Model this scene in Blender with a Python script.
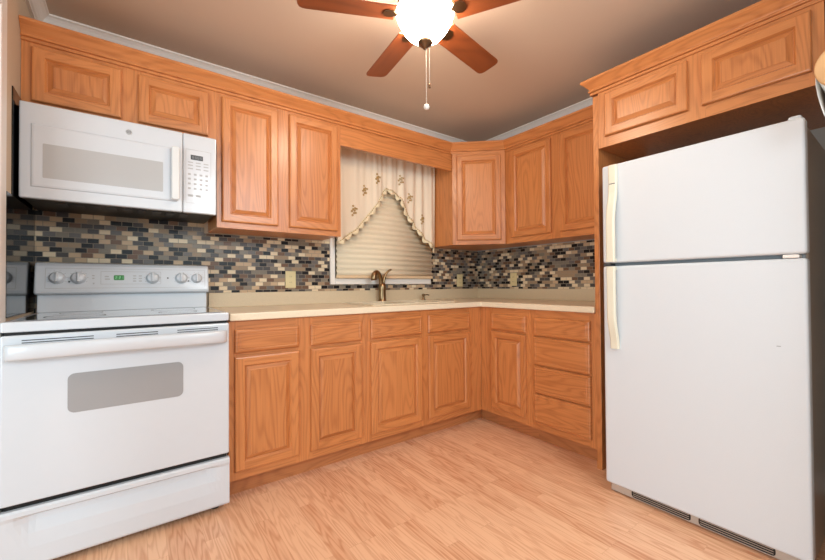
import bpy, math, random
from mathutils import Vector, Matrix
random.seed(7)
for o in list(bpy.data.objects): bpy.data.objects.remove(o)
scn = bpy.context.scene
COL = scn.collection

# ------------------------------------------------------------------ camera, world, lights, exposure
cam_d = bpy.data.cameras.new('camera'); cam = bpy.data.objects.new('camera', cam_d); COL.objects.link(cam)
cam_d.sensor_fit = 'HORIZONTAL'; cam_d.sensor_width = 36.0
cam_d.lens = 378.83 / 825.0 * 36.0
cam_d.clip_start = 0.02
yaw, pitch, roll = 0.638909, 0.012044, -0.007060
fw = Vector((math.sin(yaw)*math.cos(pitch), math.cos(yaw)*math.cos(pitch), math.sin(pitch)))
rt = Vector((math.cos(yaw), -math.sin(yaw), 0)); up = rt.cross(fw)
r2 = rt*math.cos(roll) + up*math.sin(roll); u2 = -rt*math.sin(roll) + up*math.cos(roll)
cam.matrix_world = Matrix(((r2.x, u2.x, -fw.x, -2.7426), (r2.y, u2.y, -fw.y, -2.6143), (r2.z, u2.z, -fw.z, 1.0469), (0, 0, 0, 1)))
scn.camera = cam

w = bpy.data.worlds.new('world'); scn.world = w; w.use_nodes = True
bg = w.node_tree.nodes['Background']; bg.inputs[0].default_value = (0.96, 0.98, 1.0, 1); bg.inputs[1].default_value = 0.28

def area(name, loc, target, sx, sy, energy, color):
    d = bpy.data.lights.new(name, 'AREA'); d.shape = 'RECTANGLE'; d.size = sx; d.size_y = sy; d.energy = energy; d.color = color
    o = bpy.data.objects.new(name, d); COL.objects.link(o); o.location = loc
    o.rotation_euler = (Vector(target) - Vector(loc)).to_track_quat('-Z', 'Y').to_euler()
    return o
area('added_rear_fill', (-1.9, -4.8, 1.7), (-1.6, 0, 1.0), 2.6, 1.4, 27, (0.76, 0.93, 1.0))  # added fill behind the camera, rear window only assumed and not built
area('added_side_fill', (-4.7, -2.7, 1.15), (0, -1.2, 0.8), 2.4, 1.7, 76, (0.76, 0.93, 1.0))  # added fill to brighten refrigerator and right wall, no known window behind it
area('assumed_bounced_flash', (-1.60, -3.6, 2.15), (-2.0, -0.4, 1.1), 1.0, 0.7, 35, (0.86, 0.95, 1.0))  # assumed unseen flash, added to brighten microwave, upper cabinets and range console

scn.view_settings.view_transform = 'Standard'
scn.view_settings.look = 'None'
scn.view_settings.gamma = 1.0
scn.view_settings.use_curve_mapping = False
scn.view_settings.exposure = -0.12
LAMP = 48.0           # fan bowl emission

# ------------------------------------------------------------------ materials
def lin(c):
    return tuple(((v/255.0)/12.92 if v/255.0 <= 0.04045 else ((v/255.0+0.055)/1.055)**2.4) for v in c) + (1.0,)
def base(name):
    m = bpy.data.materials.new(name); m.use_nodes = True
    return m, m.node_tree.nodes, m.node_tree.links, m.node_tree.nodes['Principled BSDF']
def nd(N, t, **k):
    n = N.new(t)
    for a, v in k.items(): setattr(n, a, v)
    return n
def math_n(N, L, op, a, b=None):
    n = N.new('ShaderNodeMath'); n.operation = op
    for i, v in enumerate((a, b)):
        if v is None: continue
        if isinstance(v, (int, float)): n.inputs[i].default_value = v
        else: L.new(v, n.inputs[i])
    return n.outputs[0]
def mix_n(N, L, fac, a, b, bt='MIX'):
    n = N.new('ShaderNodeMix'); n.data_type = 'RGBA'; n.blend_type = bt
    for sock, v in ((n.inputs[0], fac), (n.inputs[6], a), (n.inputs[7], b)):
        if isinstance(v, (int, float)): sock.default_value = v
        elif isinstance(v, tuple): sock.default_value = v
        else: L.new(v, sock)
    return n.outputs[2]
def plain(name, col, rough=0.5, metal=0.0, noise=0.03, nscale=30, coat=0.0, bump=0.0):
    m, N, L, P = base(name)
    tc = nd(N, 'ShaderNodeTexCoord'); ns = nd(N, 'ShaderNodeTexNoise'); ns.inputs['Scale'].default_value = nscale; ns.inputs['Detail'].default_value = 4
    L.new(tc.outputs['Object'], ns.inputs['Vector'])
    c = lin(col)
    lo = tuple(v*(1-noise) for v in c[:3]) + (1,); hi = tuple(min(1, v*(1+noise)) for v in c[:3]) + (1,)
    L.new(mix_n(N, L, ns.outputs['Fac'], lo, hi), P.inputs['Base Color'])
    P.inputs['Roughness'].default_value = rough; P.inputs['Metallic'].default_value = metal
    P.inputs['Coat Weight'].default_value = coat; P.inputs['Coat Roughness'].default_value = 0.06
    if bump:
        b = nd(N, 'ShaderNodeBump'); b.inputs['Strength'].default_value = bump; b.inputs['Distance'].default_value = 0.002
        L.new(ns.outputs['Fac'], b.inputs['Height']); L.new(b.outputs[0], P.inputs['Normal'])
    return m
def oak(name, vertical, light=(209, 135, 78), dark=(164, 93, 46), rough=0.34):
    m, N, L, P = base(name)
    tc = nd(N, 'ShaderNodeTexCoord'); oi = nd(N, 'ShaderNodeObjectInfo')
    off = math_n(N, L, 'MULTIPLY', oi.outputs['Random'], 37.0)
    add = nd(N, 'ShaderNodeVectorMath', operation='ADD'); L.new(tc.outputs['Object'], add.inputs[0])
    cx = nd(N, 'ShaderNodeCombineXYZ')
    for i in range(3): L.new(off, cx.inputs[i])
    L.new(cx.outputs[0], add.inputs[1])
    def noise(sc, scale, detail):
        mp = nd(N, 'ShaderNodeMapping'); mp.inputs['Scale'].default_value = sc; L.new(add.outputs[0], mp.inputs['Vector'])
        n = nd(N, 'ShaderNodeTexNoise'); n.inputs['Scale'].default_value = scale; n.inputs['Detail'].default_value = detail
        L.new(mp.outputs[0], n.inputs['Vector']); return n.outputs['Fac']
    k = (1, 1, 0.13) if vertical else (0.13, 0.13, 1)
    f = (1, 1, 0.02) if vertical else (0.02, 0.02, 1)
    n1 = noise(k, 6.5, 1.5)
    ring = math_n(N, L, 'SINE', math_n(N, L, 'MULTIPLY', n1, 130.0))
    ring = math_n(N, L, 'POWER', math_n(N, L, 'ADD', math_n(N, L, 'MULTIPLY', ring, 0.5), 0.5), 2.2)
    fine = noise(f, 170.0, 3.0)
    blot = noise(k, 2.0, 2.0)
    t = math_n(N, L, 'ADD', math_n(N, L, 'MULTIPLY', ring, 0.38), math_n(N, L, 'MULTIPLY', math_n(N, L, 'SUBTRACT', fine, 0.42), 0.9))
    t = math_n(N, L, 'ADD', t, math_n(N, L, 'MULTIPLY', math_n(N, L, 'SUBTRACT', blot, 0.5), 0.5))
    t = math_n(N, L, 'ADD', t, math_n(N, L, 'MULTIPLY', math_n(N, L, 'SUBTRACT', oi.outputs['Random'], 0.5), 0.16))
    cl = nd(N, 'ShaderNodeClamp'); L.new(t, cl.inputs[0])
    L.new(mix_n(N, L, cl.outputs[0], lin(light), lin(dark)), P.inputs['Base Color'])
    P.inputs['Roughness'].default_value = rough; P.inputs['Coat Weight'].default_value = 0.35; P.inputs['Coat Roughness'].default_value = 0.3
    b = nd(N, 'ShaderNodeBump'); b.inputs['Strength'].default_value = 0.08; b.inputs['Distance'].default_value = 0.001
    L.new(fine, b.inputs['Height']); L.new(b.outputs[0], P.inputs['Normal'])
    return m
OV = oak('oak_grain_upright', True)
OH = oak('oak_grain_lengthwise', False)
OAK = (OV, OH)
BLADE = oak('cherry_fan_blade', False, (150, 78, 40), (110, 50, 24), 0.4)

def tile_mat(name, axis):
    m, N, L, P = base(name)
    tc = nd(N, 'ShaderNodeTexCoord'); sp = nd(N, 'ShaderNodeSeparateXYZ'); L.new(tc.outputs['Object'], sp.inputs[0])
    cb = nd(N, 'ShaderNodeCombineXYZ'); L.new(math_n(N, L, 'ADD', sp.outputs[axis], 7.31 if axis else 3.0), cb.inputs[0]); L.new(math_n(N, L, 'ADD', sp.outputs[2], 0.0 if axis == 0 else 4.08), cb.inputs[1])
    br = nd(N, 'ShaderNodeTexBrick'); L.new(cb.outputs[0], br.inputs['Vector'])
    br.offset = 0.5; br.inputs['Color1'].default_value = (0, 0, 0, 1); br.inputs['Color2'].default_value = (1, 1, 1, 1); br.inputs['Mortar'].default_value = (0.5, 0.5, 0.5, 1)
    br.inputs['Scale'].default_value = 1.0; br.inputs['Mortar Size'].default_value = 0.0014; br.inputs['Mortar Smooth'].default_value = 0.1
    br.inputs['Brick Width'].default_value = 0.0480; br.inputs['Row Height'].default_value = 0.0255; br.inputs['Bias'].default_value = 0.0
    rp = nd(N, 'ShaderNodeValToRGB'); rp.color_ramp.interpolation = 'CONSTANT'
    cols = [(0.0, (30, 27, 28)), (0.20, (82, 76, 74)), (0.32, (112, 106, 102)), (0.44, (136, 126, 112)), (0.54, (116, 88, 70)), (0.63, (162, 138, 112)), (0.75, (200, 172, 140)), (0.86, (230, 210, 178))]
    e = rp.color_ramp.elements
    e[0].position = 0; e[0].color = lin(cols[0][1]); e[1].position = cols[1][0]; e[1].color = lin(cols[1][1])
    for p_, c_ in cols[2:]:
        x = e.new(p_); x.color = lin(c_)
    wn = nd(N, 'ShaderNodeTexWhiteNoise'); wn.noise_dimensions = '1D'
    L.new(math_n(N, L, 'MULTIPLY', br.outputs['Color'], 913.7), wn.inputs['W'])
    L.new(wn.outputs['Value'], rp.inputs[0])
    L.new(mix_n(N, L, br.outputs['Fac'], rp.outputs[0], lin((150, 138, 122))), P.inputs['Base Color'])
    P.inputs['Roughness'].default_value = 0.16
    L.new(math_n(N, L, 'ADD', math_n(N, L, 'MULTIPLY', br.outputs['Fac'], 0.5), 0.27), P.inputs['Roughness']); P.inputs['Specular IOR Level'].default_value = 0.28
    b = nd(N, 'ShaderNodeBump'); b.inputs['Strength'].default_value = 0.4; b.inputs['Distance'].default_value = 0.002; b.invert = True
    L.new(br.outputs['Fac'], b.inputs['Height']); L.new(b.outputs[0], P.inputs['Normal'])
    return m

def floor_mat():
    m, N, L, P = base('laminate_oak_floor')
    tc = nd(N, 'ShaderNodeTexCoord'); sp = nd(N, 'ShaderNodeSeparateXYZ'); L.new(tc.outputs['Object'], sp.inputs[0])
    cb = nd(N, 'ShaderNodeCombineXYZ'); L.new(sp.outputs[1], cb.inputs[0]); L.new(sp.outputs[0], cb.inputs[1])
    br = nd(N, 'ShaderNodeTexBrick'); L.new(cb.outputs[0], br.inputs['Vector']); br.offset = 0.37; br.offset_frequency = 3
    br.inputs['Color1'].default_value = (0, 0, 0, 1); br.inputs['Color2'].default_value = (1, 1, 1, 1); br.inputs['Mortar'].default_value = (0.5, 0.5, 0.5, 1)
    br.inputs['Scale'].default_value = 1.0; br.inputs['Mortar Size'].default_value = 0.0006; br.inputs['Brick Width'].default_value = 0.62; br.inputs['Row Height'].default_value = 0.064
    rnd = br.outputs['Color']
    # grain
    cv = nd(N, 'ShaderNodeCombineXYZ')
    L.new(math_n(N, L, 'ADD', sp.outputs[0], math_n(N, L, 'MULTIPLY', rnd, 13.0)), cv.inputs[0])
    L.new(math_n(N, L, 'ADD', math_n(N, L, 'MULTIPLY', sp.outputs[1], 0.085), math_n(N, L, 'MULTIPLY', rnd, 7.0)), cv.inputs[1])
    n1 = nd(N, 'ShaderNodeTexNoise'); n1.inputs['Scale'].default_value = 14.0; n1.inputs['Detail'].default_value = 2.5; L.new(cv.outputs[0], n1.inputs['Vector'])
    ring = math_n(N, L, 'SINE', math_n(N, L, 'MULTIPLY', n1.outputs['Fac'], 78.0))
    ring = math_n(N, L, 'POWER', math_n(N, L, 'ADD', math_n(N, L, 'MULTIPLY', ring, 0.5), 0.5), 1.8)
    mp = nd(N, 'ShaderNodeMapping'); mp.inputs['Scale'].default_value = (1, 0.03, 1); L.new(cv.outputs[0], mp.inputs['Vector'])
    n2 = nd(N, 'ShaderNodeTexNoise'); n2.inputs['Scale'].default_value = 140.0; n2.inputs['Detail'].default_value = 3; L.new(mp.outputs[0], n2.inputs['Vector'])
    t = math_n(N, L, 'ADD', math_n(N, L, 'MULTIPLY', ring, 0.46), math_n(N, L, 'MULTIPLY', math_n(N, L, 'SUBTRACT', n2.outputs['Fac'], 0.4), 0.7))
    t = math_n(N, L, 'ADD', t, math_n(N, L, 'MULTIPLY', math_n(N, L, 'SUBTRACT', rnd, 0.5), 0.50))
    cl = nd(N, 'ShaderNodeClamp'); L.new(t, cl.inputs[0])
    c = mix_n(N, L, cl.outputs[0], lin((244, 196, 158)), lin((204, 134, 94)))
    c = mix_n(N, L, math_n(N, L, 'MULTIPLY', br.outputs['Fac'], 0.35), c, lin((176, 116, 78)))
    L.new(c, P.inputs['Base Color'])
    P.inputs['Roughness'].default_value = 0.36
    return m

FLOOR = floor_mat()
WHITE = plain('white_appliance_enamel', (213, 217, 223), 0.25, noise=0.01, coat=0.4)
FRIDGEW = plain('white_pebbled_enamel', (216, 220, 225), 0.38, noise=0.015, nscale=260, bump=0.15)
FRIDGESIDE = plain('refrigerator_side_shade_tint', (150, 132, 116), 0.35, noise=0.03, nscale=200)  # off-white side, its shade and cabinet reflection put into this brown
LGREY = plain('light_grey_plastic', (196, 196, 196), 0.4, noise=0.01)
MGREY = plain('oven_window_grey', (158, 158, 160), 0.12, noise=0.03, nscale=8, coat=0.5)
MWGREY = plain('microwave_window_grey', (186, 186, 187), 0.10, noise=0.03, nscale=400, coat=0.5)
MARKS = plain('printed_grey', (178, 178, 180), 0.5)
DKGREY = plain('dark_grey_plastic', (70, 70, 72), 0.5)
BLACK = plain('black_plastic', (9, 9, 10), 0.4)
GASKET = plain('grey_gasket', (150, 152, 155), 0.5)
GLASSTOP = plain('grey_glass_cooktop', (120, 124, 130), 0.05, noise=0.02, coat=1.0)
BLKGLOSS = plain('black_gloss_panel', (7, 7, 8), 0.04, noise=0.02)
YELLOWED = plain('yellowed_handle_plastic', (228, 222, 202), 0.4, noise=0.03, nscale=12)
BEIGEPL = plain('beige_grille_plastic', (196, 180, 166), 0.45)
CREAMPL = plain('cream_outlet_plastic', (222, 206, 158), 0.4)
LAMIN = plain('cream_laminate', (238, 223, 196), 0.32, noise=0.08, nscale=180)
SPLASH = plain('beige_laminate_splash', (214, 196, 166), 0.4, noise=0.09, nscale=160)
SINKM = plain('almond_sink_enamel', (232, 218, 192), 0.25)
BRONZE = plain('antique_bronze', (150, 124, 92), 0.28, 1.0, noise=0.1)
FANMET = plain('aged_brass_metal', (120, 96, 74), 0.3, 1.0, noise=0.1)
WALLP = plain('wall_paint_beige', (205, 184, 160), 0.8, noise=0.02, nscale=3)
WALLG = plain('wall_paint_greige', (196, 190, 182), 0.8, noise=0.02, nscale=3)
CEILP = plain('ceiling_paint_taupe', (218, 200, 184), 0.85, noise=0.02, nscale=3)
TRIMW = plain('white_trim_paint', (240, 234, 228), 0.45, noise=0.01)
CURT = plain('cream_curtain_cotton', (236, 220, 198), 0.9, noise=0.03, nscale=300, bump=0.1)
LACE = plain('lace_edge_ivory', (240, 224, 190), 0.9, noise=0.08, nscale=400)
GOLD = plain('gold_embroidery_thread', (186, 150, 88), 0.7, noise=0.1, nscale=300)
SHADEM = plain('tan_pleated_fabric', (232, 216, 190), 0.85, noise=0.02, nscale=200)
RAILM = plain('peach_bottom_rail', (226, 196, 158), 0.6)
PAPER = plain('white_paper_towel', (240, 238, 234), 0.95, noise=0.02, nscale=200, bump=0.2)
BIRCH = plain('pale_wood_disc', (222, 178, 128), 0.5, noise=0.08, nscale=20)
PEG = plain('orange_wood_peg', (190, 116, 66), 0.45, noise=0.08)
TOEK = oak('toe_kick_oak', False, (196, 126, 76), (156, 90, 48), 0.45)
OAKDK = oak('cabinet_underside_oak', False, (140, 90, 58), (110, 66, 40), 0.5)
def emis(name, col, s):
    m, N, L, P = base(name)
    P.inputs['Base Color'].default_value = (0.02, 0.02, 0.02, 1)
    P.inputs['Emission Color'].default_value = lin(col); P.inputs['Emission Strength'].default_value = s
    return m
BOWL = emis('lit_frosted_glass_bowl', (255, 235, 208), LAMP)
GREEN = emis('green_clock_glow', (40, 150, 60), 0.5)
GREENHI = emis('green_clock_digits', (170, 245, 180), 0.8)
def glass():
    m, N, L, P = base('window_glass'); P.inputs['Transmission Weight'].default_value = 1.0; P.inputs['Roughness'].default_value = 0.02; P.inputs['IOR'].default_value = 1.45
    return m
GLASS = glass()

# ------------------------------------------------------------------ mesh builder
class MB:
    def __init__(s): s.v = []; s.f = []; s.m = []; s.sm = []
    def add(s, pts, faces, mi=0, smooth=False, T=None):
        b = len(s.v)
        for p in pts:
            s.v.append(Vector(T(*p)) if T else Vector(p))
        for f in faces:
            s.f.append([b+i for i in f]); s.m.append(mi); s.sm.append(smooth)
        return s
    def box(s, a0, a1, b0, b1, c0, c1, mi=0, T=None):
        pts = [(a0,b0,c0),(a1,b0,c0),(a1,b1,c0),(a0,b1,c0),(a0,b0,c1),(a1,b0,c1),(a1,b1,c1),(a0,b1,c1)]
        return s.add(pts, [(0,3,2,1),(4,5,6,7),(0,1,5,4),(1,2,6,5),(2,3,7,6),(3,0,4,7)], mi, False, T)
    def quad(s, p, mi=0, T=None): return s.add(p, [(0,1,2,3)], mi, False, T)
    def prism(s, prof, t0, t1, place, mi=0, smooth=False):
        """prof: 2D list (counter-clockwise), place(p, q, t) -> xyz"""
        n = len(prof); pts = [place(p, q, t0) for p, q in prof] + [place(p, q, t1) for p, q in prof]
        fs = [(i, (i+1) % n, n+(i+1) % n, n+i) for i in range(n)]
        s.add(pts, fs, mi, smooth); b = len(s.v) - 2*n
        s.f.append([b+i for i in range(n)][::-1]); s.f.append([b+n+i for i in range(n)]); s.m += [mi, mi]; s.sm += [False, False]
        return s
    def lathe(s, prof, c, axis=(0,0,1), n=24, mi=0, smooth=True):
        ax = Vector(axis).normalized(); t = Vector((1,0,0)) if abs(ax.x) < .9 else Vector((0,1,0))
        e1 = ax.cross(t).normalized(); e2 = ax.cross(e1); c = Vector(c)
        pts = []
        for r, h in prof:
            for k in range(n):
                a = 2*math.pi*k/n
                pts.append(c + ax*h + (e1*math.cos(a) + e2*math.sin(a))*r)
        fs = []
        for i in range(len(prof)-1):
            for k in range(n):
                fs.append((i*n+k, i*n+(k+1) % n, (i+1)*n+(k+1) % n, (i+1)*n+k))
        s.add(pts, fs, mi, smooth); b = len(s.v) - len(pts)
        if prof[0][0] > 1e-5: s.f.append([b+k for k in range(n)][::-1]); s.m.append(mi); s.sm.append(False)
        if prof[-1][0] > 1e-5: s.f.append([b+(len(prof)-1)*n+k for k in range(n)]); s.m.append(mi); s.sm.append(False)
        return s
    def tube(s, path, r, n=10, mi=0):
        P = [Vector(p) for p in path]; rs = r if isinstance(r, (list, tuple)) else [r]*len(P)
        pts = []; prev = None
        for i, p in enumerate(P):
            d = (P[min(i+1, len(P)-1)] - P[max(i-1, 0)]).normalized()
            if prev is None: prev = d.orthogonal().normalized()
            e1 = (prev - d*prev.dot(d)).normalized(); prev = e1; e2 = d.cross(e1)
            for k in range(n):
                a = 2*math.pi*k/n; pts.append(p + (e1*math.cos(a)+e2*math.sin(a))*rs[i])
        fs = [(i*n+k, i*n+(k+1) % n, (i+1)*n+(k+1) % n, (i+1)*n+k) for i in range(len(P)-1) for k in range(n)]
        s.add(pts, fs, mi, True); b = len(s.v)-len(pts); q = (len(P)-1)*n
        s.f.append([b+k for k in range(n)][::-1]); s.f.append([b+q+k for k in range(n)]); s.m += [mi, mi]; s.sm += [False, False]
        return s
    def cells(s, xs, ys, inc, z0, z1, mi=0):
        nx, ny = len(xs)-1, len(ys)-1
        I = lambda i, j: 0 <= i < nx and 0 <= j < ny and inc(i, j)
        ids = {}
        def vid(i, j, k):
            if (i, j, k) not in ids: ids[(i, j, k)] = len(s.v); s.v.append(Vector((xs[i], ys[j], (z0, z1)[k])))
            return ids[(i, j, k)]
        def F(l): s.f.append([vid(*q) for q in l]); s.m.append(mi); s.sm.append(False)
        for i in range(nx):
            for j in range(ny):
                if not I(i, j): continue
                F([(i,j,1),(i+1,j,1),(i+1,j+1,1),(i,j+1,1)]); F([(i,j,0),(i,j+1,0),(i+1,j+1,0),(i+1,j,0)])
                if not I(i-1,j): F([(i,j,0),(i,j,1),(i,j+1,1),(i,j+1,0)])
                if not I(i+1,j): F([(i+1,j,0),(i+1,j+1,0),(i+1,j+1,1),(i+1,j,1)])
                if not I(i,j-1): F([(i,j,0),(i+1,j,0),(i+1,j,1),(i,j,1)])
                if not I(i,j+1): F([(i,j+1,0),(i,j+1,1),(i+1,j+1,1),(i+1,j+1,0)])
        return s
    def build(s, name, mats, parent=None, bevel=0.0, seg=2, smooth=False):
        org = Vector((0, 0, 0))
        q = parent
        while q is not None: org += q.location; q = q.parent
        me = bpy.data.meshes.new(name)
        me.from_pydata([tuple(v - org) for v in s.v], [], s.f)
        if not isinstance(mats, (list, tuple)): mats = [mats]
        for m in mats: me.materials.append(m)
        me.polygons.foreach_set('material_index', s.m); me.polygons.foreach_set('use_smooth', [bool(x or smooth) for x in s.sm])
        me.update()
        o = bpy.data.objects.new(name, me); COL.objects.link(o); o.parent = parent
        if bevel > 0:
            b = o.modifiers.new('bevel', 'BEVEL'); b.width = bevel; b.segments = seg; b.limit_method = 'ANGLE'; b.angle_limit = math.radians(40)
        return o
def thing(name, loc, label, cat, group=None):
    o = bpy.data.objects.new(name, None); COL.objects.link(o); o.location = loc; o.empty_display_size = 0.1
    o['label'] = label; o['category'] = cat
    if group: o['group'] = group
    return o
def tag(o, label, cat, group=None):
    o['label'] = label; o['category'] = cat
    if group: o['group'] = group
    return o
def struct(o): o['kind'] = 'structure'; return o

# cabinet frames: (u along the face from the viewer's left, v up, w out from the wall)
TA = lambda u, v, w_: (u, -w_, v)            # back wall, u = x
TB = lambda u, v, w_: (-w_, -u, v)           # right wall, u = -y
DG0 = Vector((-0.608, -0.305, 0)); DG1 = Vector((-0.305, -0.600, 0))
DGL = (DG1 - DG0).length; DGU = (DG1 - DG0).normalized(); DGW = DGU.cross(Vector((0, 0, 1)))
TD = lambda u, v, w_: tuple(DG0 + DGU*u + DGW*w_ + Vector((0, 0, v)))

def ring(mb, r0, r1, T, mitre=True, mats=(0, 1)):
    (a, w0), (b, w1) = r0[1], r1[1]
    u0, u1, v0, v1 = r0[0]
    A = [(u0+a, v0+a, w0), (u1-a, v0+a, w0), (u1-a, v1-a, w0), (u0+a, v1-a, w0)]
    B = [(u0+b, v0+b, w1), (u1-b, v0+b, w1), (u1-b, v1-b, w1), (u0+b, v1-b, w1)]
    if mitre:
        for i in range(4):
            j = (i+1) % 4
            mb.quad([A[i], A[j], B[j], B[i]], mats[1] if i in (0, 2) else mats[0], T)
    else:   # stiles run full height, rails sit between them
        mb.quad([(u0+a, v0+a, w0), (u0+b, v0+a, w0), (u0+b, v1-a, w0), (u0+a, v1-a, w0)], mats[0], T)
        mb.quad([(u1-b, v0+a, w0), (u1-a, v0+a, w0), (u1-a, v1-a, w0), (u1-b, v1-a, w0)], mats[0], T)
        mb.quad([(u0+b, v0+a, w0), (u1-b, v0+a, w0), (u1-b, v0+b, w0), (u0+b, v0+b, w0)], mats[1], T)
        mb.quad([(u0+b, v1-b, w0), (u1-b, v1-b, w0), (u1-b, v1-a, w0), (u0+b, v1-a, w0)], mats[1], T)
def rings(mb, rect, prof, T, flat=(), mats=(0, 1)):
    for i in range(len(prof)-1):
        ring(mb, (rect, prof[i]), (rect, prof[i+1]), T, i not in flat, mats)
def door(root, u0, u1, v0, v1, wf, T, stile=0.049, horizontal=False):
    R = (u0, u1, v0, v1)
    mb = MB()
    rings(mb, R, [(0, wf), (0, wf+.013), (.003, wf+.0175), (.008, wf+.019), (stile-.007, wf+.019), (stile, wf+.009), (stile, wf+.002)], T, flat=(3,))
    mb.quad([(u0, v0, wf), (u0, v1, wf), (u1, v1, wf), (u1, v0, wf)], 0, T)
    d = mb.build('door', OAK, root)
    pb = MB(); s = stile
    rings(pb, R, [(s, wf+.002), (s, wf+.0055), (s+.003, wf+.0055), (s+.021, wf+.0155), (s+.022, wf+.0175)], T)
    e = s+.022
    pb.quad([(u0+e, v0+e, wf+.0175), (u1-e, v0+e, wf+.0175), (u1-e, v1-e, wf+.0175), (u0+e, v1-e, wf+.0175)], 0, T)
    pb.build('raised_panel', OAK, d)
    return d
def drawer(root, u0, u1, v0, v1, wf, T):
    mb = MB(); R = (u0, u1, v0, v1)
    rings(mb, R, [(0, wf), (0, wf+.012), (.004, wf+.0165), (.010, wf+.019), (.016, wf+.019), (.018, wf+.0172), (.021, wf+.0172), (.024, wf+.0186)], T, mats=(1, 1))
    e = .024
    mb.quad([(u0+e, v0+e, wf+.0186), (u1-e, v0+e, wf+.0186), (u1-e, v1-e, wf+.0186), (u0+e, v1-e, wf+.0186)], 1, T)
    mb.quad([(u0, v0, wf), (u0, v1, wf), (u1, v1, wf), (u1, v0, wf)], 1, T)
    return mb.build('drawer_front', OAK, root)
def face_frame(root, u0, u1, v0, v1, depth, T, stiles, rails):
    """stiles: list of (u0,u1); rails: list of (v0,v1); rails fill between the outer stiles"""
    mb = MB(); a, b = depth-.019, depth
    for s0, s1 in stiles: mb.box(s0, s1, v0, v1, a, b, 0, T)
    ss = sorted(stiles)
    for i in range(len(ss)-1):
        for r0, r1 in rails: mb.box(ss[i][1], ss[i+1][0], r0, r1, a, b-.0004, 1, T)
    return mb.build('face_frame', OAK, root)
def carcass(root, u0, u1, v0, v1, d0, d1, T, under=None):
    mb = MB(); mb.box(u0, u1, v0, v1, d0, d1, 0, T)
    return mb.build('carcass', [under or OV], root)

# ------------------------------------------------------------------ setting
CZ = 2.40
struct(MB().box(-4.8, 0.12, -5.0, 0.12, -0.08, 0.0).build('floor', FLOOR))
struct(MB().box(-4.8, 0.12, -5.0, 0.12, CZ, CZ+.08).build('ceiling', CEILP))
struct(MB().box(-4.8, 0.12, 0.0, 0.12, 0.0, CZ).build('wall_back', WALLP))
struct(MB().box(0.0, 0.12, -5.0, 0.0, 0.0, CZ).build('wall_right', WALLG))
wl = MB(); wl.box(-3.265, -3.1275, -0.60, 0.0, 0.0, CZ); wl.box(-3.265, -3.1275, -1.42, -0.60, 2.10, CZ); wl.box(-3.265, -3.1275, -1.56, -1.42, 0, CZ)
struct(wl.build('wall_left', WALLP))
struct(MB().box(-1.0, 0.0, -2.72, -2.60, 0.0, CZ).build('wall_front', WALLG))
cas = MB()
cas.box(-3.1272, -3.1165, -0.66, -.580, 0, 2.14); cas.box(-3.1272, -3.1165, -1.46, -1.385, 0, 2.14); cas.box(-3.1272, -3.1165, -1.385, -0.66, 2.06, 2.14)
struct(cas.build('door_1', TRIMW, None, .004))
def cove(mb, place, t0, t1):     # wall-to-ceiling moulding, p out of wall, q down from ceiling
    prof = [(0, 0), (.058, 0), (.058, .008), (.050, .012), (.040, .022), (.028, .040), (.020, .050), (.012, .054), (.012, .062), (0, .062)]
    mb.prism(prof, t0, t1, place)
m = MB(); cove(m, lambda p, q, t: (t, -p, CZ-q), -3.1275, 0); struct(m.build('trim_1', TRIMW))
m = MB(); cove(m, lambda p, q, t: (-p, t, CZ-q), 0, -2.60); struct(m.build('trim_2', TRIMW))
m = MB(); cove(m, lambda p, q, t: (-3.1275+p, t, CZ-q), 0, -1.56); struct(m.build('trim_3', TRIMW))
struct(MB().box(-0.016, 0.0, -2.60, -2.36, 0, 0.10).build('baseboard_right', TRIMW, None, .004))

# window behind the shade: casing, sill and glass
WIN = struct(MB().box(-1.565, -1.528, -0.020, 0.0, 1.052, 2.10).box(-0.625, -0.612, -0.020, 0, 1.052, 2.10).box(-1.528, -0.625, -0.020, 0, 2.04, 2.10).box(-1.528, -0.625, -0.024, 0, 1.052, 1.100).build('window_1', TRIMW, None, .003))
MB().box(-1.528, -0.625, -0.006, -0.002, 1.10, 2.04).build('window_pane', GLASS, WIN)
MB().box(-1.528, -0.625, -0.012, -0.001, 1.555, 1.595).build('meeting_rail', TRIMW, WIN, .002)

# ------------------------------------------------------------------ tile, black panel
tb = MB()
tb.box(-3.1273, -2.385, -0.0065, -.0006, 0.90, 1.45); tb.box(-2.385, -1.567, -0.0065, -.0006, 1.0045, 1.368); tb.box(-1.567, -0.610, -0.0065, -.0006, 1.0045, 1.0505); tb.box(-0.610, -0.0070, -0.0065, -.0006, 1.0045, 1.366)
tag(tb.build('tile_backsplash', tile_mat('mosaic_tile_back', 0)), 'mosaic tile backsplash on the back wall behind range and faucet', 'backsplash')
tag(MB().box(-0.0065, -.0006, -1.502, -0.0008, 1.0045, 1.366).build('tile_backsplash', tile_mat('mosaic_tile_side', 1)), 'mosaic tile backsplash on the right wall next to refrigerator panel', 'backsplash')
bp = MB(); bp.prism([(0.0065, .93), (.535, .93), (.535, 1.415), (.452, 1.415), (.452, 1.855), (0.0065, 1.862)], -3.1272, -3.1235, lambda p, q, t: (t, -p, q))
tag(bp.build('splash_panel', BLKGLOSS), 'glossy black panel on the left wall mirroring the range and microwave', 'wall panel')

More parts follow.
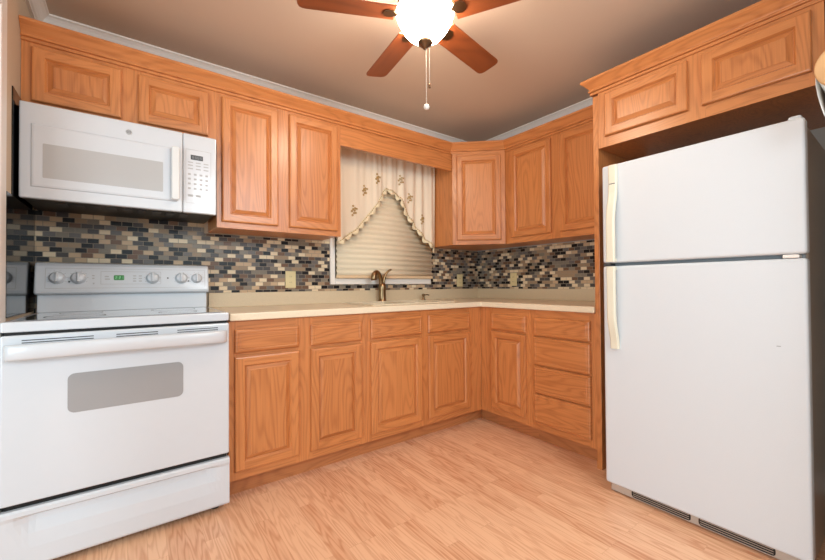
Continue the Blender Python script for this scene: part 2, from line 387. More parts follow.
# ------------------------------------------------------------------ base cabinets
D = 0.610; ZB, ZT = 0.100, 0.876
def base_cab(u0, u1, T, label, stiles, rails, name='base_cabinet', toe=None, cat='cabinet'):
    c = Vector(T((u0+u1)/2, 0, .3)); root = thing(name, c, label, cat)
    if name == 'sink_cabinet':
        MB().box(u0, u1, ZB, .12, .002, D-.019, 0, T).box(u0, u0+.018, .12, ZT-.002, .002, D-.019, 0, T).box(u1-.018, u1, .12, ZT-.002, .002, D-.019, 0, T).build('carcass', [OV], root)
    else: carcass(root, u0, u1, ZB, ZT-.002, .002, D-.019, T)
    face_frame(root, u0, u1, ZB, ZT-.002, D, T, stiles, rails)
    t0, t1 = toe or (u0, u1)
    MB().box(t0, t1, 0, ZB, .515, .535, 0, T).build('toe_kick', TOEK, root)
    return root
RL = [(.100, .148), (.695, .722), (.828, .874)]
c1 = base_cab(-2.364, -1.6135, TA, 'oak base cabinet between the white range and the sink cabinet', [(-2.364, -2.328), (-2.034, -1.943), (-1.652, -1.6135)], RL)
door(c1, -2.338, -2.022, .143, .699, D, TA); door(c1, -1.955, -1.641, .143, .699, D, TA)
drawer(c1, -2.338, -2.022, .718, .832, D, TA); drawer(c1, -1.955, -1.641, .718, .832, D, TA)
c2 = base_cab(-1.6128, -0.703, TA, 'oak sink base cabinet below the bronze faucet', [(-1.6128, -1.566), (-1.20, -1.12), (-.754, -.703)], RL, 'sink_cabinet')
door(c2, -1.577, -1.188, .143, .699, D, TA); door(c2, -1.132, -.744, .143, .699, D, TA)
drawer(c2, -1.577, -1.188, .720, .838, D, TA); drawer(c2, -1.132, -.744, .720, .838, D, TA)
f = MB().box(-.703, -.6115, ZB, ZT-.002, D-.019, D+.001, 0, TA).build('filler_strip', OV, c2)
MB().box(-.703, -.536, 0, ZB, .515, .535, 0, TA).build('toe_kick', TOEK, c2)
c3 = base_cab(.6115, 1.058, TB, 'narrow oak base cabinet in the corner left of the drawer stack', [(.6115, .735), (1.012, 1.058)], RL, toe=(.536, 1.058))
door(c3, .723, 1.024, .147, .703, D, TB); drawer(c3, .723, 1.026, .718, .829, D, TB)
c4 = base_cab(1.0587, 1.502, TB, 'oak base cabinet with four stacked drawers beside the refrigerator panel', [(1.0587, 1.098), (1.458, 1.502)], [(.100, .15), (.322, .342), (.504, .524), (.695, .715), (.822, .874)], 'drawer_cabinet')
for v0, v1 in ((.145, .328), (.338, .510), (.520, .699), (.709, .828)): drawer(c4, 1.088, 1.470, v0, v1, D, TB)
ep = MB(); ep.prism([(.003, 0), (.626, 0), (.626, 2.108), (.003, 2.108)], -1.533, -1.5035, lambda p, q, t: (-p, t, q))
tag(ep.build('end_panel', OV, None, .002), 'tall oak end panel between drawer cabinet and refrigerator', 'panel')

# ------------------------------------------------------------------ countertop and sink
ct = thing('countertop', (-1.3, -.3, .8765), 'cream laminate L-shaped countertop with low beige backsplash', 'countertop')
xs = [-2.363, -1.50, -.84, -.635, -.002]; ys = [-1.502, -.635, -.53, -.14, -.002]
m = MB().cells(xs, ys, lambda i, j: (j >= 1 and not (i == 1 and j == 2)) or (j == 0 and i == 3), .8765, .914)
m.build('worktop', LAMIN, ct, .006, 3)
MB().box(-2.363, -.0215, -.0215, -.002, .914, 1.0040).build('backsplash', SPLASH, ct, .003)
MB().box(-.0215, -.002, -1.502, -.002, .914, 1.0040).build('backsplash', SPLASH, ct, .003)
sk = thing('sink', (-1.17, -.335, .914), 'pale drop-in kitchen sink in the countertop under the window', 'sink')
m = MB().cells([-1.52, -1.485, -1.185, -1.155, -.855, -.82], [-.55, -.515, -.155, -.12], lambda i, j: not (j == 1 and i in (1, 3)), .9142, .922)
m.build('rim', SINKM, sk, .003)
for x0, x1 in ((-1.485, -1.185), (-1.155, -.855)):
    b = MB(); z0 = .75; y0, y1 = -.515, -.155
    b.box(x0, x1, y0, y1, z0-.004, z0); b.box(x0-.004, x0, y0, y1, z0, .914); b.box(x1, x1+.004, y0, y1, z0, .914); b.box(x0, x1, y0-.004, y0, z0, .914); b.box(x0, x1, y1, y1+.004, z0, .914)
    b.build('basin', SINKM, sk)
fx, fy = -1.160, -.085
fa = thing('faucet', (fx, fy, .914), 'bronze kitchen faucet with curled spout and upright lever', 'faucet')
m = MB(); m.lathe([(.036, 0), (.036, .006), (.031, .012), (.029, .03), (.028, .09), (.030, .118), (.026, .135), (.014, .147), (.0, .150)], (fx, fy, .914)); m.build('body', BRONZE, fa)
def bez(pts, n=16):
    out = []
    for i in range(n+1):
        t = i/n; q = [Vector(p) for p in pts]
        while len(q) > 1: q = [q[k].lerp(q[k+1], t) for k in range(len(q)-1)]
        out.append(q[0])
    return out
sp_ = bez([(fx-.008, fy, 1.035), (fx-.015, fy-.005, 1.14), (fx-.062, fy-.02, 1.185), (fx-.105, fy-.03, 1.135), (fx-.090, fy-.026, 1.085)])
MB().tube(sp_, [.020-.004*math.sin(math.pi*i/16) + (.004 if i > 11 else 0) for i in range(17)], 12).build('spout', BRONZE, fa)
lv = bez([(fx+.010, fy, 1.045), (fx+.012, fy, 1.10), (fx+.03, fy-.005, 1.15), (fx+.078, fy-.012, 1.168)])
MB().tube(lv, [.014-.007*i/16 for i in range(17)], 10).build('lever', BRONZE, fa)
sd = thing('soap_dispenser', (-.75, -.085, .914), 'small dark bronze soap dispenser right of the faucet', 'soap dispenser')
MB().lathe([(.020, 0), (.020, .005), (.011, .012), (.010, .034), (.014, .038), (.014, .052), (.0, .056)], (-.75, -.085, .914), n=16).build('pump', BRONZE, sd)
MB().tube([(-.75, -.085, .958), (-.71, -.087, .960), (-.692, -.088, .956)], [.006, .005, .0045], 8).build('nozzle', BRONZE, sd)

# ------------------------------------------------------------------ wall cabinets
UD = .305; UB, UT = 1.370, 2.130
def wall_cab(u0, u1, v0, T, label, stiles, rails, d=UD, under=None, v1=UT, name='wall_cabinet'):
    c = Vector(T((u0+u1)/2, v0, .15)); root = thing(name, c, label, 'cabinet')
    carcass(root, u0, u1, v0+.004, v1, .002, d-.019, T)
    face_frame(root, u0, u1, v0, v1, d, T, stiles, rails)
    return root
w1 = wall_cab(-3.126, -2.3655, 1.830, TA, 'short oak wall cabinet above the white microwave', [(-3.126, -3.08), (-2.795, -2.70), (-2.42, -2.3655)], [(1.830, 1.872), (2.085, 2.13)])
door(w1, -3.092, -2.782, 1.860, 2.097, UD, TA); door(w1, -2.715, -2.408, 1.860, 2.097, UD, TA)
w2 = wall_cab(-2.3648, -1.620, UB, TA, 'tall two-door oak wall cabinet between microwave and curtained window', [(-2.3648, -2.325), (-2.045, -1.955), (-1.66, -1.620)], [(UB, 1.412), (2.085, UT)])
door(w2, -2.341, -2.034, 1.403, 2.097, UD, TA); door(w2, -1.967, -1.648, 1.403, 2.097, UD, TA)
# diagonal corner cabinet
w3 = thing('corner_cabinet', (-.3, -.3, UB), 'diagonal oak corner wall cabinet with one door', 'cabinet')
pg = [(-.608, -.004), (-.608, -.305+.002), (-.305+.002, -.600), (-.004, -.600), (-.004, -.004)]
MB().prism(pg, UB+.004, UT, lambda p, q, t: (p, q, t)).build('carcass', OV, w3)
mb = MB()
for s0, s1 in ((0, .047), (DGL-.047, DGL)): mb.box(s0, s1, UB, UT, 0, .019, 0, TD)
for r0, r1 in ((UB, 1.415), (2.083, UT)): mb.box(.047, DGL-.047, r0, r1, 0, .0186, 1, TD)
mb.build('face_frame', OAK, w3)
door(w3, .034, DGL-.034, 1.405, 2.095, .019, TD)
w4 = wall_cab(.6025, 1.502, UB, TB, 'two-door oak wall cabinet on the right wall beside the corner cabinet', [(.6025, .680), (1.015, 1.11), (1.452, 1.502)], [(UB, 1.42), (2.085, UT)])
door(w4, .668, 1.027, 1.415, 2.100, UD, TB); door(w4, 1.098, 1.462, 1.415, 2.100, UD, TB)
FD = .626
w5 = wall_cab(1.5345, 2.405, 1.805, TB, 'deep oak cabinet above the refrigerator with two wide doors', [(1.5345, 1.592), (1.952, 2.032), (2.362, 2.405)], [(1.805, 1.868), (2.08, 2.13)], FD)
door(w5, 1.575, 1.965, 1.860, 2.097, FD, TB); door(w5, 2.020, 2.372, 1.860, 2.097, FD, TB)
# valance board over the window
tag(MB().box(-1.6195, -.6085, 1.985, 2.125, UD-.021, UD-.002, 0, TA).build('valance_board', OH, None, .001), 'plain oak valance board spanning above the curtained window', 'valance board')
# oak crown moulding
CP = [(0, 0), (.008, 0), (.010, .003), (.010, .010), (.0045, .011), (.0045, .0155), (.015, .0165), (.017, .020), (.015, .0265), (.009, .028), (.012, .034), (.022, .044), (.032, .056), (.043, .066), (.047, .070), (.047, .080), (.043, .084), (0, .084)]
def crown(name, path, z0, label):
    """path: xy points on the cabinet face line, moulding to the right-hand (room) side"""
    P = [Vector((x, y)) for x, y in path]; n = len(P); k = len(CP); mb = MB()
    dirs = [(P[i+1]-P[i]).normalized() for i in range(n-1)]
    nr = [Vector((d.y, -d.x)) for d in dirs]
    pts = []
    for i in range(n):
        if i == 0: off = nr[0]
        elif i == n-1: off = nr[-1]
        else:
            b = (nr[i-1]+nr[i]).normalized(); off = b/ b.dot(nr[i])
        for o_, h in CP: pts.append((P[i].x+off.x*(o_+.0005), P[i].y+off.y*(o_+.0005), z0+h))
    fs = [(i*k+j, i*k+(j+1) % k, (i+1)*k+(j+1) % k, (i+1)*k+j) for i in range(n-1) for j in range(k)]
    fs.append(tuple(range(k))); fs.append(tuple((n-1)*k+j for j in range(k))[::-1])
    mb.add(pts, fs)
    return tag(mb.build(name, OH), label, 'crown moulding')
crown('crown_moulding', [(-3.126, -.305), (DG0.x + DGW.x*.019 - .008, -.305), (-.305, -.600 + DGW.y*.019 + .008), (-.305, -1.502)], 2.118, 'long oak crown moulding running from above microwave to the refrigerator surround')
crown('crown_moulding', [(-.36, -1.5035), (-.626, -1.5035), (-.626, -2.405), (-.02, -2.405)], 2.118, 'oak crown moulding on top of the cabinet above the refrigerator')

# ------------------------------------------------------------------ range
rx0, rx1 = -3.1158, -2.372; YF = -.645
rg = thing('range', ((rx0+rx1)/2, -.33, 0), 'white freestanding electric range with glass cooktop and oven', 'range')
MB().box(rx0+.004, rx1-.004, YF+.02, -.035, .035, .885).build('body', WHITE, rg, .003)
for x in (rx0+.05, rx1-.05):
    for y in (-.60, -.08): MB().lathe([(.018, 0), (.018, .036)], (x, y, 0), n=12).build('foot', BLACK, rg)
MB().box(rx0+.008, rx1-.008, YF-.008, YF+.02, .862, .886).build('vent_gap', BLACK, rg)
m = MB().box(rx0, rx1, YF-.020, -.09, .884, .922); cook = m.build('cooktop', WHITE, rg, .006, 3)
MB().box(rx0+.028, rx1-.028, YF+.025, -.115, .9222, .9240).build('glass_surface', GLASSTOP, cook)
for x, y, r in ((-2.93, -.47, .10), (-2.56, -.47, .08), (-2.93, -.23, .08), (-2.56, -.23, .10)):
    n = 40; m = MB()
    pts = [(x+q*math.cos(2*math.pi*k/n), y+q*math.sin(2*math.pi*k/n), .9244) for q in (r, r-.004) for k in range(n)]
    m.add(pts, [(k, (k+1) % n, n+(k+1) % n, n+k) for k in range(n)])
    m.build('burner_ring', DKGREY, cook)
# oven door
od = MB().box(rx0, rx1, YF-.024, YF+.018, .266, .873).build('oven_door', WHITE, rg, .007, 3)
def rrect(x0, x1, z0, z1, r, n=6):
    out = []
    for cx_, cz_, a0 in ((x1-r, z1-r, 0), (x0+r, z1-r, 90), (x0+r, z0+r, 180), (x1-r, z0+r, 270)):
        for k in range(n+1):
            a = math.radians(a0+90*k/n); out.append((cx_+r*math.cos(a), cz_+r*math.sin(a)))
    return out
FY = lambda p, q, t: (p, t, q)
MB().prism(rrect(-2.936, -2.558, .566, .716, .022), YF-.0240, YF-.0252, FY).build('oven_window', MGREY, od)
m = MB()
for x0, x1 in ((-3.06, -2.86), (-2.79, -2.65), (-2.58, -2.42)):
    for z in (.8435, .8525): m.box(x0, x1, YF-.0246, YF-.02, z, z+.0035)
m.build('vent_slot', DKGREY, od)
hp = bez([(rx0+.012, YF-.020, .815), (rx0+.014, YF-.066, .817), (rx0+.06, YF-.062, .818), ((rx0+rx1)/2, YF-.062, .820)], 10)
hp += [Vector((rx0+rx1-v.x, v.y, v.z)) for v in hp[::-1][1:]]
m = MB(); pts = []; cs = [(.011, -.024), (.011, .018), (.005, .025), (-.010, .025), (-.014, .016), (-.014, -.022), (-.006, -.030), (.006, -.030)]
for v in hp:
    for a, b in cs: pts.append((v.x, v.y+a, v.z+b))
k = len(cs)
m.add(pts, [(i*k+j, (i+1)*k+j, (i+1)*k+(j+1) % k, i*k+(j+1) % k) for i in range(len(hp)-1) for j in range(k)] + [tuple(range(k)), tuple((len(hp)-1)*k+j for j in range(k))[::-1]], 0, True)
m.build('handle', WHITE, od)
# drawer with scooped pull
nu, prof = 40, [(.246, .0), (.246, .022), (.238, .028), (.224, .028), (.210, .004), (.19, .007), (.15, .018), (.10, .024), (.04, .024), (.032, .020), (.030, .0)]
m = MB(); pts = []
for i in range(nu+1):
    t = i/nu; x = rx0 + (rx1-rx0)*t
    s = min(1, max(0, min(t, 1-t)-.03)/.10); s = s*s*(3-2*s)
    for z, d in prof:
        dd = d if z not in (.210, .19, .15) else .024*(1-s) + d*s
        pts.append((x, YF-dd, z))
k = len(prof)
m.add(pts, [(i*k+j, (i+1)*k+j, (i+1)*k+j+1, i*k+j+1) for i in range(nu) for j in range(k-1)] + [tuple(range(k)), tuple(nu*k+j for j in range(k))[::-1], (0, nu*k, nu*k+k-1, k-1)], 0, False)
m.build('storage_drawer', WHITE, rg, smooth=False)
MB().box(rx0+.01, rx1-.01, YF-.004, YF+.019, .246, .266).build('shadow_gap', BLACK, rg)
# backguard
m = MB(); m.prism([(.030, .922), (.088, .922), (.082, 1.014), (.030, 1.014)], rx0+.010, rx1-.012, lambda p, q, t: (t, -p, q)); m.build('riser', WHITE, rg, .004)
m = MB(); m.prism([(.030, 1.010), (.104, 1.010), (.110, 1.020), (.110, 1.032), (.088, 1.150), (.078, 1.163), (.062, 1.168), (.030, 1.168)], rx0+.002, rx1-.002, lambda p, q, t: (t, -p, q))
con = m.build('control_console', WHITE, rg, .008, 3)
# slanted console face: origin (y=-.110, z=1.032) to (y=-.088, z=1.150)
e_up = Vector((0, .022, .118)).normalized(); e_n = Vector((0, -e_up.z, e_up.y))
def CP3(x, s, n): v = Vector((x, -.110, 1.032)) + e_up*s + e_n*n; return tuple(v)
def con_rect(m, x0, x1, s0, s1, n0=.0, n1=.0008, r=.004, mi=0): m.prism(rrect(x0, x1, s0, s1, min(r, (s1-s0)*.49, (x1-x0)*.49), 4), n0, n1, lambda p, q, t: CP3(p, q, t), mi)
def con_frame(m, x0, x1, s0, s1, t=.0018):
    con_rect(m, x0, x1, s0, s0+t); con_rect(m, x0, x1, s1-t, s1); con_rect(m, x0, x0+t, s0, s1); con_rect(m, x1-t, x1, s0, s1)
m = MB(); con_frame(m, -2.868, -2.61, .028, .096); con_frame(m, -3.075, -2.395, .008, .110)
for x0, x1, s0 in ((-2.852, -2.835, .066), (-2.852, -2.83, .052), (-2.735, -2.72, .07), (-2.735, -2.72, .056), (-2.735, -2.72, .042), (-2.71, -2.695, .07), (-2.71, -2.695, .056), (-2.71, -2.695, .042), (-2.902, -2.892, .070), (-2.902, -2.892, .056)):
    con_rect(m, x0, x1, s0, s0+.006)
for kx in (-3.032, -2.954, -2.648, -2.513, -2.437):
    for a in range(8):
        an = math.radians(-30 + a*240/7); con_rect(m, kx+.036*math.cos(an)-.003, kx+.036*math.cos(an)+.003, .061+.036*math.sin(an)-.0012, .061+.036*math.sin(an)+.0012)
m.prism([(-2.900, .036), (-2.890, .036), (-2.895, .026)][::-1], 0, .0008, lambda p, q, t: CP3(p, q, t))
m.build('printed_marks', MARKS, con)
for x, s in ((-2.988, .042), (-2.578, .062), (-2.478, .045)):
    MB().lathe([(.0045, 0), (.0045, .0012)], CP3(x, s, 0), e_n, 10).build('indicator_light', DKGREY, con)
dm = MB(); con_rect(dm, -2.815, -2.772, .050, .076, 0, .0012); dsp = dm.build('clock_display', GREEN, con)
SEG = {'0': 'abcdef', '1': 'bc', '2': 'abged', '3': 'abgcd', '4': 'fgbc', '5': 'afgcd', '6': 'afgedc', '7': 'abc', '8': 'abcdefg', '9': 'abfgcd'}
def seg_digit(rect, x, z, wd, h, ch, t=.0014):
    for s in SEG[ch]:
        X0, X1, Z0, Z1 = {'a': (0, wd, h-t, h), 'd': (0, wd, 0, t), 'g': (0, wd, h/2-t/2, h/2+t/2), 'b': (wd-t, wd, h/2, h), 'c': (wd-t, wd, 0, h/2), 'f': (0, t, h/2, h), 'e': (0, t, 0, h/2)}[s]
        rect(x+X0, x+X1, z+Z0, z+Z1)
m = MB()
for i, ch in enumerate('221'): seg_digit(lambda a, b, c, d: con_rect(m, a, b, c, d, .0012, .0016, .0004), -2.808+i*.011+(.003 if i else 0), .056, .007, .014, ch)
m.build('clock_digits', GREENHI, dsp)
for kx in (-3.032, -2.954, -2.648, -2.513, -2.437):
    m = MB(); r = .027 if kx < -2.5 or kx == -2.648 else .024
    m.lathe([(r+.004, 0), (r+.004, .003), (r, .005), (r*.93, .018), (r*.8, .021), (0, .021)], CP3(kx, .061, 0), e_n, 28)
    kn = m.build('knob', WHITE, con)
    m = MB(); m.prism([(-.005, -.024), (.005, -.024), (.005, .024), (-.005, .024)], .018, .030, lambda p, q, t: CP3(kx+p, .061+q, t)); m.build('grip_bar', WHITE, kn, .003)

# ------------------------------------------------------------------ microwave
mx0, mx1, mz0, mz1, my = -3.116, -2.382, 1.420, 1.822, -.402
mw = thing('microwave', ((mx0+mx1)/2, -.2, mz0), 'white over-the-range microwave mounted under the short cabinet', 'microwave')
MB().box(mx0+.002, mx1-.002, my+.030, -.0065, mz0+.006, mz1-.002).build('body', BLACK, mw, .003)
m = MB()
for k in range(9): m.box(mx0+.10+k*.06, mx0+.135+k*.06, my+.10, my+.20, mz0+.003, mz0+.0062)
m.build('vent_grille', DKGREY, mw)
xs_ = -2.534
md = MB().box(mx0, xs_-.0008, my, my+.03, mz0, mz1).build('door', WHITE, mw, .006, 3)
m = MB(); R = (mx0+.036, xs_-.024, mz0+.048, mz1-.088)
rings(m, R, [(0, -my+.0002), (.003, -my+.004), (.010, -my+.0055)], TA, mats=(0, 0)); e = .010
m.quad([(R[0]+e, R[2]+e, -my+.0055), (R[1]-e, R[2]+e, -my+.0055), (R[1]-e, R[3]-e, -my+.0055), (R[0]+e, R[3]-e, -my+.0055)], 0, TA)
m.build('door_bezel', WHITE, md)
MB().prism(rrect(-3.043, -2.618, 1.509, 1.654, .004), my-.0055, my-.0062, FY).build('door_window', MWGREY, md)
m = MB().prism(rrect(-2.585, -2.551, 1.472, 1.735, .010), my-.012, my-.036, FY); m.box(-2.578, -2.558, my-.014, my, 1.480, 1.50); m.box(-2.578, -2.558, my-.014, my, 1.70, 1.72)
m.build('handle', plain('ivory_white_handle', (224, 225, 225), 0.3), md, .005, 3)
bd = MB(); bd.lathe([(.0125, 0), (.0125, .0015), (.010, .0022), (0, .0022)], (-2.752, my, 1.772), (0, -1, 0), 24); lg = bd.build('badge', LGREY, md)
m = MB(); n = 24
for r_, cx_ in ((.009, 0), (.0042, -.0022), (.0042, .0026)):
    pts = [(-2.752+cx_+q*math.cos(2*math.pi*k/n), my-.0026, 1.772+q*math.sin(2*math.pi*k/n)) for q in (r_, r_-.0014) for k in range(n)]
    m.add(pts, [(k, (k+1) % n, n+(k+1) % n, n+k) for k in range(n)])
m.build('badge_monogram', plain('badge_grey', (110, 110, 114), 0.4), lg)
cp = MB().box(xs_+.0008, mx1, my, my+.03, mz0, mz1).build('control_panel', WHITE, mw, .006, 3)
m = MB()
def mrect(m, x0, x1, z0, z1, d0=0, d1=.0008): m.box(x0, x1, my-d1, my-d0, z0, z1)
for a in ((-2.522, -2.408, 1.742, 1.7432), (-2.522, -2.408, 1.470, 1.4712), (-2.522, -2.5208, 1.470, 1.743), (-2.4092, -2.408, 1.470, 1.743)): mrect(m, *a)
for r_, z in enumerate((1.675, 1.660, 1.643)):
    for c_ in range(3): mrect(m, -2.512+c_*.035, -2.490+c_*.035, z, z+.005)
for r_, z in enumerate((1.612, 1.588, 1.564, 1.540)):
    for c_ in range(4): mrect(m, -2.512+c_*.026, -2.500+c_*.026, z, z+.009)
for c_ in range(2): mrect(m, -2.512+c_*.035, -2.490+c_*.035, 1.502, 1.513)
m.build('keypad_print', MARKS, cp)
m = MB(); mrect(m, -2.500, -2.445, 1.692, 1.716, 0, .0012); dd = m.build('clock_display', plain('dark_display', (62, 64, 66), 0.3), cp)
m = MB()
for i in range(4): seg_digit(lambda a, b, c, d: mrect(m, a, b, c, d, .0012, .0016), -2.494+i*.012, 1.697, .008, .014, '8')
m.build('display_segments', GASKET, dd)

# ------------------------------------------------------------------ refrigerator
fy0, fy1, fxf = -1.648, -2.372, -.820
fr = thing('refrigerator', (-.44, (fy0+fy1)/2, 0), 'white top-freezer refrigerator with yellowed handles', 'refrigerator')
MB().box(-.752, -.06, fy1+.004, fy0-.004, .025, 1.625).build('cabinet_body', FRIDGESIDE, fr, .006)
MB().box(-.762, -.750, fy1+.012, fy0-.012, .06, 1.62).build('door_gasket', GASKET, fr)
fd = MB().box(fxf, -.760, fy1, fy0, 1.148, 1.638).build('freezer_door', FRIDGEW, fr, .010, 3)
rd = MB().box(fxf, -.760, fy1, fy0, .050, 1.132).build('fresh_food_door', FRIDGEW, fr, .010, 3)
def strap(door_, path, wd, name='handle'):
    """flat moulded strap swept along (out, y, z) points"""
    m = MB(); pts = []; P = [Vector((fxf-a, b, c)) for a, b, c in path]
    for i, p in enumerate(P):
        d = (P[min(i+1, len(P)-1)]-P[max(i-1, 0)]).normalized(); nrm = Vector((d.z, 0, -d.x)).normalized()
        if nrm.x > 0: nrm = -nrm
        for a, b in ((-wd/2, 0), (-wd/2, .010), (-wd/2+.006, .015), (wd/2-.006, .015), (wd/2, .010), (wd/2, 0)):
            pts.append(p + Vector((0, a, 0)) + nrm*b)
    k = 6; n = len(P)
    m.add(pts, [(i*k+j, i*k+(j+1) % k, (i+1)*k+(j+1) % k, (i+1)*k+j) for i in range(n-1) for j in range(k)] + [tuple(range(k)), tuple((n-1)*k+j for j in range(k))[::-1]])
    return m.build(name, YELLOWED, door_)
hy = -1.706
p1 = [(.0, hy, 1.632), (.001, hy, 1.54), (.004, hy, 1.50)] + [tuple(v) for v in bez([(.004, hy, 1.495), (.010, hy, 1.45), (.024, hy+.003, 1.42), (.024, hy+.004, 1.34)], 8)] + [(.024, hy+.004, 1.25), (.024, hy+.004, 1.151)]
strap(fd, p1, .040)
MB().box(fxf-.0165, fxf-.014, hy-.014, hy+.014, 1.536, 1.540).build('handle_mark', DKGREY, fd)
p2 = [(.024, hy+.004, 1.129), (.024, hy+.004, 1.05), (.024, hy+.004, .92)] + [tuple(v) for v in bez([(.024, hy+.004, .90), (.023, hy+.003, .83), (.006, hy, .80), (.001, hy, .75)], 8)] + [(.0, hy, .725)]
strap(rd, p2, .040)
for z0, z1, dr in ((1.152, 1.168, fd), (1.112, 1.128, rd)): MB().box(fxf-.026, fxf+.001, hy-.012, hy+.018, z0, z1).build('handle_post', YELLOWED, dr, .002)
MB().box(-.815, -.765, fy0-.035, fy0-.002, 1.1335, 1.1465).build('latch_strip', DKGREY, fr)
MB().box(-.818, -.755, -2.352, -2.308, 1.1335, 1.1465).build('centre_hinge', TRIMW, fr, .003)
MB().box(-.800, -.70, -2.362, -2.325, 1.626, 1.654).build('top_hinge_cover', FRIDGEW, fr, .008, 3)
kb = MB(); kb.box(-.790, -.755, fy1+.03, fy0-.012, .004, .062); gr = kb.build('toe_grille', BEIGEPL, fr, .004)
KX = lambda p, q, t: (t, -p, q)
for y0, y1 in ((1.758, 2.000), (2.028, 2.270)):
    m = MB(); m.prism(rrect(y0, y1, .010, .044, .012), -.7905, -.7895, KX); s = m.build('grille_slot', BLACK, gr)
    m = MB()
    for z in (.018, .027, .036): m.box(-.7915, -.7905, -y1+.006, -y0-.006, z-.0012, z+.0012)
    m.build('grille_bar', BEIGEPL, s)
m = MB(); m.box(fxf-.0006, fxf+.001, -2.300, -2.288, .808, .8105); m.build('scuff_mark', GASKET, rd)

# ------------------------------------------------------------------ outlets
def outlet(T, u, v, wv, label):
    root = thing('wall_outlet', T(u, v, wv), label, 'outlet', 'cream outlet plates on the tile')
    MB().box(u-.036, u+.036, v-.058, v+.058, wv, wv+.006, 0, T).build('cover_plate', CREAMPL, root, .003)
    for dv in (-.02, .02):
        sk_ = MB().box(u-.016, u+.016, v+dv-.014, v+dv+.014, wv+.005, wv+.0075, 0, T).build('receptacle', CREAMPL, root, .004)
        for du in (-.006, .006): MB().box(u+du-.001, u+du+.001, v+dv-.004, v+dv+.005, wv+.0074, wv+.0078, 0, T).build('slot', DKGREY, sk_)
outlet(TA, -1.857, 1.088, .0065, 'cream outlet plate on the tile between range and window')
outlet(TA, -.251, 1.082, .0065, 'cream outlet plate on the back wall tile near the corner')
outlet(TB, .444, 1.087, .0065, 'cream outlet plate on the right wall tile')

# ------------------------------------------------------------------ pleated shade and curtain
sh = thing('pleated_shade', (-1.07, -.03, 1.1), 'tan pleated window shade lowered behind the cream curtain', 'window shade')
m = MB(); pts = []; N_ = 190; z0, z1 = 1.118, 2.06
for i in range(N_+1):
    z = z0 + (z1-z0)*i/N_; ph = (z-z0)/.040; fr_ = ph - math.floor(ph)
    y = -.034 - .016*(1-abs(2*fr_-1))
    pts += [(-1.526, y, z), (-.618, y, z)]
m.add(pts, [(2*i, 2*i+1, 2*i+3, 2*i+2) for i in range(N_)], 0, True)
so = m.build('pleated_fabric', SHADEM, sh); sm_ = so.modifiers.new('solid', 'SOLIDIFY'); sm_.thickness = .002
MB().box(-1.528, -.616, -.052, -.028, 1.098, 1.119).build('bottom_rail', RAILM, sh, .003)
MB().box(-1.528, -.616, -.054, -.026, 2.06, 2.09).build('head_rail', RAILM, sh, .003)

cu = thing('window_curtain', (-1.1, -.09, 2.07), 'cream swag curtain with gold embroidery and scalloped lace edge', 'curtain')
HEM = [(-1.552, 1.352), (-1.48, 1.398), (-1.40, 1.452), (-1.30, 1.56), (-1.21, 1.680), (-1.15, 1.775), (-1.12, 1.806), (-1.07, 1.790), (-.985, 1.745), (-.965, 1.69), (-.90, 1.600), (-.82, 1.520), (-.74, 1.430), (-.66, 1.372), (-.620, 1.352)]
def hem(x):
    for (a, b), (c, d) in zip(HEM, HEM[1:]):
        if a <= x <= c: return b + (d-b)*(x-a)/(c-a)
    return HEM[0][1] if x < HEM[0][0] else HEM[-1][1]
def fold(x, z):
    t = (2.08-z)/.7
    y = .011*math.sin(x*52+2.6*math.sin(x*7.3)) + .005*(1-t)*math.sin(x*113+2*math.sin(x*11)) + .012*t*math.sin(x*23+2)
    return -.098 + y*(0.55+.6*t)
CX0, CX1 = -1.552, -.620
m = MB(); pts = []; nu, nv = 260, 26
for i in range(nu+1):
    x = CX0+(CX1-CX0)*i/nu; h = hem(x)
    for j in range(nv+1):
        z = 2.085 + (h-2.085)*j/nv; pts.append((x, fold(x, z), z))
m.add(pts, [(i*(nv+1)+j, i*(nv+1)+j+1, (i+1)*(nv+1)+j+1, (i+1)*(nv+1)+j) for i in range(nu) for j in range(nv)], 0, True)
fab = m.build('gathered_fabric', CURT, cu); q = fab.modifiers.new('solid', 'SOLIDIFY'); q.thickness = .0015
m = MB(); pts = []; nn = 420; L_ = 0; px_, pz_ = CX0, hem(CX0); samp = []
for i in range(nn+1):
    x = CX0+(CX1-CX0)*i/nn; z = hem(x); L_ += math.hypot(x-px_, z-pz_); px_, pz_ = x, z; samp.append((x, z, L_))
for x, z, l in samp:
    sc = abs(math.sin(math.pi*l/.072)); y = fold(x, z)-.0015
    dz = (hem(x+.012)-hem(x-.012))/.024; ln = math.hypot(1, dz); nx_, nz_ = dz/ln, -1/ln
    q_ = .006+.026*sc
    pts += [(x-nx_*.010, y, z-nz_*.010), (x+nx_*q_, y-.001, z+nz_*q_)]
m.add(pts, [(2*i, 2*i+1, 2*i+3, 2*i+2) for i in range(nn)], 0, True)
lc = m.build('lace_edge', LACE, cu); q = lc.modifiers.new('solid', 'SOLIDIFY'); q.thickness = .0015
m = MB()
nxt = 0
for x, z, l in samp:
    if l >= nxt:
        nxt += .018; m.lathe([(0, -.002), (.0036, -.001), (.0036, .001), (0, .002)], (x, fold(x, z)-.004, z+.004), (0, 1, 0), 8)
m.add([q for x, z, l in samp for q in ((x, fold(x, z)-.0045, z+.003), (x, fold(x, z)-.0045, z+.005))], [(2*i, 2*i+1, 2*i+3, 2*i+2) for i in range(nn)], 0, True)
m.build('edge_stitching', GOLD, lc)
